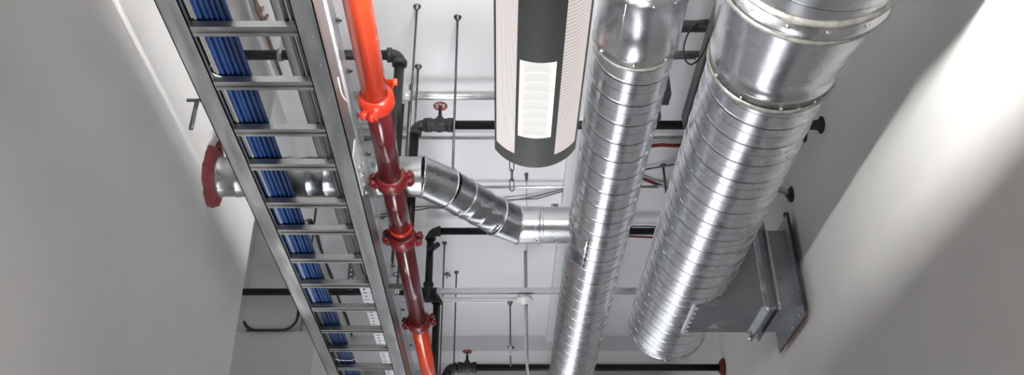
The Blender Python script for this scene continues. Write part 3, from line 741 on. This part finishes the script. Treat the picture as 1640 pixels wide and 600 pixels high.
# perforated strap in the alcove opening
q = P(563, 430, Y=y3p-.03); w_ = .024
mb = MB(); n_ = 18; zlow = z3b+.0
for j in range(n_):
    z0, z1 = zlow + (ZC-zlow)*j/n_, zlow + (ZC-zlow)*(j+1)/n_; cz = (z0+z1)/2
    out_ = []; inn = []
    for k in range(12):
        a = 2*PI*k/12+PI/4; ca, sa_ = math.cos(a), math.sin(a); m_ = max(abs(ca), abs(sa_))
        out_.append((q.x+ca/m_*w_, q.y, cz+sa_/m_*(z1-z0)/2)); inn.append((q.x+ca*.009, q.y, cz+sa_*.009))
    mb.add(out_+inn, [(k, (k+1)%12, 12+(k+1)%12, 12+k) for k in range(12)])
so_ = tag(mb.build('perforated_strap', M['rod']), 'dark perforated strap hanging vertically behind the ladder rungs', 'strap'); s2 = so_.modifiers.new('thick', 'SOLIDIFY'); s2.thickness = .003

# ================================================================== dark trunking and small cables (right half)
HTk = 2.69
tk = thing('cable_trunking', (1.04, 2.5, HTk+EYE), 'long dark trunking above the widest spiral duct, left of it', 'trunking')
xk = .2896*2.78/CS; yk1 = Yof(185, 2.78)
MB().box(xk, xk+.20, .9, yk1, HTk+EYE, 2.78+EYE).build('trunking_body', M['dark'], tk, .004)
for yy in (1.6, 2.9): MB().box(xk+.09, xk+.11, yy, yy+.02, 2.78+EYE, ZC).build('hanger', M['dark'], tk)
b0 = P(1060, 143, h=3.0)
jb = thing('junction_box', b0, 'small dark box between the two spiral ducts near the black pipe', 'box')
MB().box(b0.x-.09, b0.x+.038, b0.y-.05, b0.y+.05, b0.z-.07, b0.z+.08).build('box_body', M['dark'], jb, .004)
MB().box(b0.x-.05, b0.x-.025, b0.y-.02, b0.y+.02, b0.z-.20, b0.z-.07).build('stem', M['dark'], jb); MB().box(b0.x-.02, b0.x+.0, b0.y-.02, b0.y+.02, b0.z+.08, ZC).build('hanger', M['dark'], jb)
# black plug with cable loop
pg = P(1130, 37, h=2.80); y_ = pg.y
o = thing('plug_cable', pg, 'black plug with a looped black cable hanging between the two spiral ducts', 'cable')
MB().lathe((pg.x-.035, y_, pg.z), (pg.x+.04, y_, pg.z), [(0,.010),(.005,.016),(.03,.018),(.06,.018),(.075,.013)], 14).build('plug', M['rubber'], o)
loop = [P(px, py, Y=y_) for px, py in ((1123,37),(1113,41),(1103,52),(1096,70),(1095,86),(1099,98),(1107,103),(1117,97),(1126,84),(1134,66),(1142,44),(1150,38))]
fine = []
for i in range(len(loop)-1):
    p0, p1_, p2_, p3_ = loop[max(i-1,0)], loop[i], loop[i+1], loop[min(i+2, len(loop)-1)]
    for k in range(5):
        t = k/5; fine.append(.5*((2*p1_)+(p2_-p0)*t+(2*p0-5*p1_+4*p2_-p3_)*t*t+(3*p1_-p0-3*p2_+p3_)*t**3))
MB().tube(fine+[loop[-1]], .0042, 8).build('cord', M['rubber'], o)
def cable(name, pts, r, m, label, group=None):
    tag(MB().tube(pts, r, 8).build(name, M[m]), label, 'cable', group)
hC = H_CEIL-.03
cable('red_cable', [P(px, py, h=hC) for px, py in ((985,234),(1035,234),(1060,232),(1080,233),(1100,232),(1150,230),(1190,230))], .013, 'red_cable', 'thick dark red cable under the ceiling between the spiral ducts, upper one', 'dark red cables between the ducts')
cable('red_cable', [P(px, py, h=hC) for px, py in ((990,270),(1028,285),(1050,294),(1068,300),(1100,304))], .012, 'red_cable', 'dark red cable slanting down between the spiral ducts, middle one', 'dark red cables between the ducts')
cable('red_cable', [P(px, py, h=hC) for px, py in ((960,376),(1005,378),(1050,380),(1085,382))], .008, 'red_cable', 'thin dark red cable just below the black pipe between the spiral ducts', 'dark red cables between the ducts')
cable('grey_wire', [P(px, py, h=hC) for px, py in ((990,268),(1028,272),(1062,266),(1086,262),(1120,256))], .007, 'rod', 'grey wire sagging over a rod between the two spiral ducts')
cable('grey_wire', [P(px, py, h=hC) for px, py in ((1000,366),(1015,362),(1040,362),(1060,364))], .005, 'rubber', 'thin dark wire just above the black pipe between the spiral ducts')
cable('grey_wire', [P(px, py, h=hC) for px, py in ((560,350),(620,342),(662,331),(690,330),(720,331),(770,326),(812,322),(860,314),(912,300),(950,292))], .0058, 'rod', 'upper of two grey wires behind the branch duct, under the lamp', 'pair of grey wires behind the branch duct')
cable('grey_wire', [P(px, py, h=hC) for px, py in ((560,352),(620,346),(662,337),(690,332.5),(720,334),(770,328),(812,320),(860,318),(912,303),(950,295))], .0058, 'rod', 'lower of two grey wires behind the branch duct, under the lamp', 'pair of grey wires behind the branch duct')
cable('grey_wire', [P(px, py, h=hC) for px, py in ((570,232),(585,224),(600,221),(620,220))], .006, 'rubber', 'small dark wire arching behind the red pipe above the branch duct')
# brown frayed cord in the top left corner
bp_ = [P(px, py, h=3.40) for px, py in ((400,-25),(408,0),(413,14),(419,30),(428,58),(440,92),(450,119))]
mb = MB().tube(bp_, [.011,.012,.018,.014,.013,.011,.009], 8)
for i, (dx, dz) in ((2,(.03,.0)),(2,(-.02,.02)),(3,(.035,.01)),(3,(.02,-.02))):
    c = bp_[i]; mb.tube([c, c+Vector((dx*.6,.01,dz)), c+Vector((dx,-.015,dz*1.6))], [.011,.012,.007], 8)
tag(mb.build('brown_cord', M['brown']), 'frayed brown cord hanging near the ceiling between the ladder rungs', 'cord')
# small anchors and marks on the ceiling
for px, py, lab in ((716, 440, 'small metal anchor left in the ceiling right of the red pipe'), (818, 555, 'small black stub on the far beam above the bottom pipe')):
    c = P(px, py, h=H_CEIL-.02)
    if py == 555: c = Vector((Xof(818, 8.41, hof(555, 8.41)), 8.41, hof(555, 8.41)+EYE))
    mb = MB(); mb.lathe(c+Vector((0,0,.02)), c-Vector((0,0,.03)), [(0,.014),(.012,.016),(.016,.006),(.05,.005)], 8); mb.tube([c-Vector((.03,0,.0)), c+Vector((0,0,.01)), c+Vector((.03,0,-.012))], .009, 6)
    tag(mb.build('ceiling_anchor', M['rod'] if py < 500 else M['rubber']), lab, 'anchor')

# ================================================================== luminaire
xc, hw = .112, .127; he, sag = 1.60, .072; ze = he+EYE; Rl = (hw*hw+sag*sag)/(2*sag); zc = ze - sag + Rl
yl_end = 2.372; yl_beg = -1.6
def arcpt(x): return zc - math.sqrt(max(Rl*Rl - (x-xc)**2, 0))
lm = thing('pendant_lamp', (xc, 1, ze), 'long dark grey linear lamp with curved underside, lit lens and perforated glowing sides', 'lamp')
def shell(x0, x1, y0, y1, off=0, n=16, uv=False):
    vs = []; 
    for i in range(n+1):
        x = x0+(x1-x0)*i/n
        for y in (y0, y1): vs.append((x, y, arcpt(x)+off))
    mb = MB(); mb.add(vs, [(2*i, 2*i+1, 2*i+3, 2*i+2) for i in range(n)], True); return mb
xs0, xs1 = xc-.066, xc+.056   # dark centre strip
ylens0, ylens1 = Yof(222, he-sag), Yof(101, he-sag); ylens0, ylens1 = min(ylens0, ylens1), max(ylens0, ylens1)
lx0, lx1 = xs0+.008, xs0+.106
ypan = yl_end - .055
mb = MB()
for m_ in (shell(xs0, xs1, yl_beg, ylens0), shell(xs0, xs1, ylens1, yl_end), shell(xs0, lx0, ylens0, ylens1, 0, 4), shell(lx1, xs1, ylens0, ylens1, 0, 4),
           shell(xc-hw, xs0, ypan, yl_end), shell(xs1, xc+hw, ypan, yl_end),
           shell(xc-hw, xc-hw+.006, yl_beg, ypan, 0, 3), shell(xc+hw-.006, xc+hw, yl_beg, ypan, 0, 3)):
    mb.add(m_.v, m_.f, True)
# side walls rising to the top edge (left one raised out of sight to cut light on the left wall) and end plate
mb.box(xc-hw, xc-hw+.004, yl_beg, yl_end, ze-.002, ze+.107); mb.box(xc+hw-.004, xc+hw, yl_beg, yl_end, ze-.002, ze+.064)
poly = [(xc-hw+2*hw*i/16, arcpt(xc-hw+2*hw*i/16)) for i in range(17)] + [(xc+hw, ze+.064), (xc-hw, ze+.107)]
mb.prism(poly, 'y', yl_end-.004, yl_end)
mb.prism(poly, 'y', yl_beg, yl_beg+.004)
mb.box(xc-hw+.004, xc+hw-.004, yl_beg, yl_end-.004, ze+.02, ze+.024)
mb.build('housing', M['lum'], lm)
def panel(name, x0, x1, m):
    mb = shell(x0, x1, yl_beg, ypan, .0015, 24); o = mb.build(name, M[m], lm)
    uvl = o.data.uv_layers.new(name='UVMap')
    for l in o.data.loops:
        v = o.data.vertices[l.vertex_index].co; uvl.data[l.index].uv = ((v.x-x0)/(x1-x0), (v.y-yl_beg)/(ypan-yl_beg)*4)
    return o
panel('perforated_panel', xc-hw+.006, xs0, 'perf_l'); panel('perforated_panel', xs1, xc+hw-.006, 'perf_r')
# lens recess: bright floor plus curved louvre blades
mb = shell(lx0, lx1, ylens0, ylens1, .022, 12); le = mb.build('lens', M['lens'], lm)
for k in range(8):
    y = ylens0 + (ylens1-ylens0)*(k+.55)/8.3; vs = []
    for i in range(13):
        x = lx0+.012+(lx1-lx0-.024)*i/12; s_k = .012*((i-6)/6)**2
        vs += [(x, y+s_k, arcpt(x)+.021), (x, y+s_k+.018, arcpt(x)+.004)]
    mbb = MB(); mbb.add(vs, [(2*i, 2*i+1, 2*i+3, 2*i+2) for i in range(12)], True); mbb.build('louvre_blade', M['blade'], le)
mb = MB()
for x in (lx0, lx1): mb.add([(x, ylens0, arcpt(x)), (x, ylens1, arcpt(x)), (x, ylens1, arcpt(x)+.022), (x, ylens0, arcpt(x)+.022)], [(0,1,2,3)])
for yy in (ylens0, ylens1):
    vs = []
    for i in range(9):
        x = lx0+(lx1-lx0)*i/8; vs += [(x, yy, arcpt(x)+.0005), (x, yy, arcpt(x)+.022)]
    mb.add(vs, [(2*i, 2*i+1, 2*i+3, 2*i+2) for i in range(8)], True)
mb.build('lens_side', M['blade'], lm)
# fluorescent tube in the open top
MB().cyl((xc, yl_beg+.05, ze+.052), (xc, yl_end-.05, ze+.052), .013, 16).build('lamp_tube', M['tube'], lm)
# chain behind the lamp end
ch_y = 2.62; z = hof(304, ch_y)+EYE; cxh = Xof(820, ch_y, z-EYE); mb = MB(); k = 0
while z < ZC-.02:
    a = [(.0075*math.cos(t), (.016 if math.sin(t) > 0 else -.016) + .0075*math.sin(t)) for t in [2*PI*q/14 for q in range(14)]]
    if k % 2 == 0: pts = [(cxh+u, ch_y, z+.02+v) for u, v in a]
    else: pts = [(cxh+u*.35, ch_y+u, z+.02+v) for u, v in a]
    mb.tube(pts, .0021, 6, True); z += .040; k += 1
tag(mb.build('chain', M['rod']), 'steel link chain hanging just behind the end of the lamp', 'chain')

# ================================================================== lights
def area(name, loc, rot, sx, sy, power, col=(1,1,1), spread=180):
    l = bpy.data.lights.new(name, 'AREA'); l.shape = 'RECTANGLE'; l.size = sx; l.size_y = sy; l.energy = power; l.color = col; l.spread = math.radians(spread)
    o = bpy.data.objects.new(name, l); COL.objects.link(o); o.location = loc; o.rotation_euler = rot; return o
for sg, pw in ((1, 3.5), (-1, 8)):
    area('side_lamp', (xc+sg*(hw+.012), (yl_beg+yl_end)/2, ze-.02), (0, math.radians(-sg*40), 0), .03, yl_end-yl_beg-.1, pw, (1, .98, .95), 100)
area('added_streak_light', (-.75, 2.3, 1.3+EYE), (0, math.radians(180-24), 0), .03, 4.6, 8.5, (1, .98, .96), 26)  # no real fixture: unseen strip added to draw the left wall streak
area('fill_lamp', (.1, -2.5, .5), (math.radians(125), 0, 0), 2.4, 1.5, 6, (1, .985, .96))
area('far_ceiling_fill', (-.25, 5.0, .3), (math.radians(180), 0, 0), .7, 5.5, 26, (.95, .97, 1), 60)  # added uplight below the view, lifts the far ceiling
area('duct_reflection_fill', (-.2, 7.4, .7), (math.radians(215), 0, 0), 1.0, 3.0, 26, (.95, .97, 1), 180)  # added out of view so duct undersides have something bright to reflect
area('end_reflection_fill', (-.15, 9.36, 2.3), (math.radians(-90), 0, 0), 1.0, 2.4, 11, (.95, .97, 1), 180)  # unseen helper light, brightens reflections on the far ends of the ducts
area('alcove_fill', (-1.35, 5.0, .7), (math.radians(160), 0, 0), .7, .5, 7, (1, .98, .97), 120)  # no lamp stands here: extra light added to brighten the bulkhead
w = bpy.data.worlds.new('world'); scene.world = w; w.use_nodes = True
bg = w.node_tree.nodes['Background']; bg.inputs[0].default_value = (.92, .94, 1, 1); bg.inputs[1].default_value = .08

# ================================================================== camera
cam = bpy.data.cameras.new('camera'); co = bpy.data.objects.new('camera', cam); COL.objects.link(co)
cam.sensor_width = 36; cam.lens = F/1640*36; cam.shift_x = 20/1640; cam.clip_start = .05
co.location = (0, 0, EYE); co.rotation_euler = (PI/2 + PITCH, 0, 0)
scene.camera = co
scene.view_settings.view_transform = 'Standard'; scene.view_settings.look = 'None'; scene.view_settings.exposure = 0
try: scene.cycles.use_denoising = True
except Exception: pass
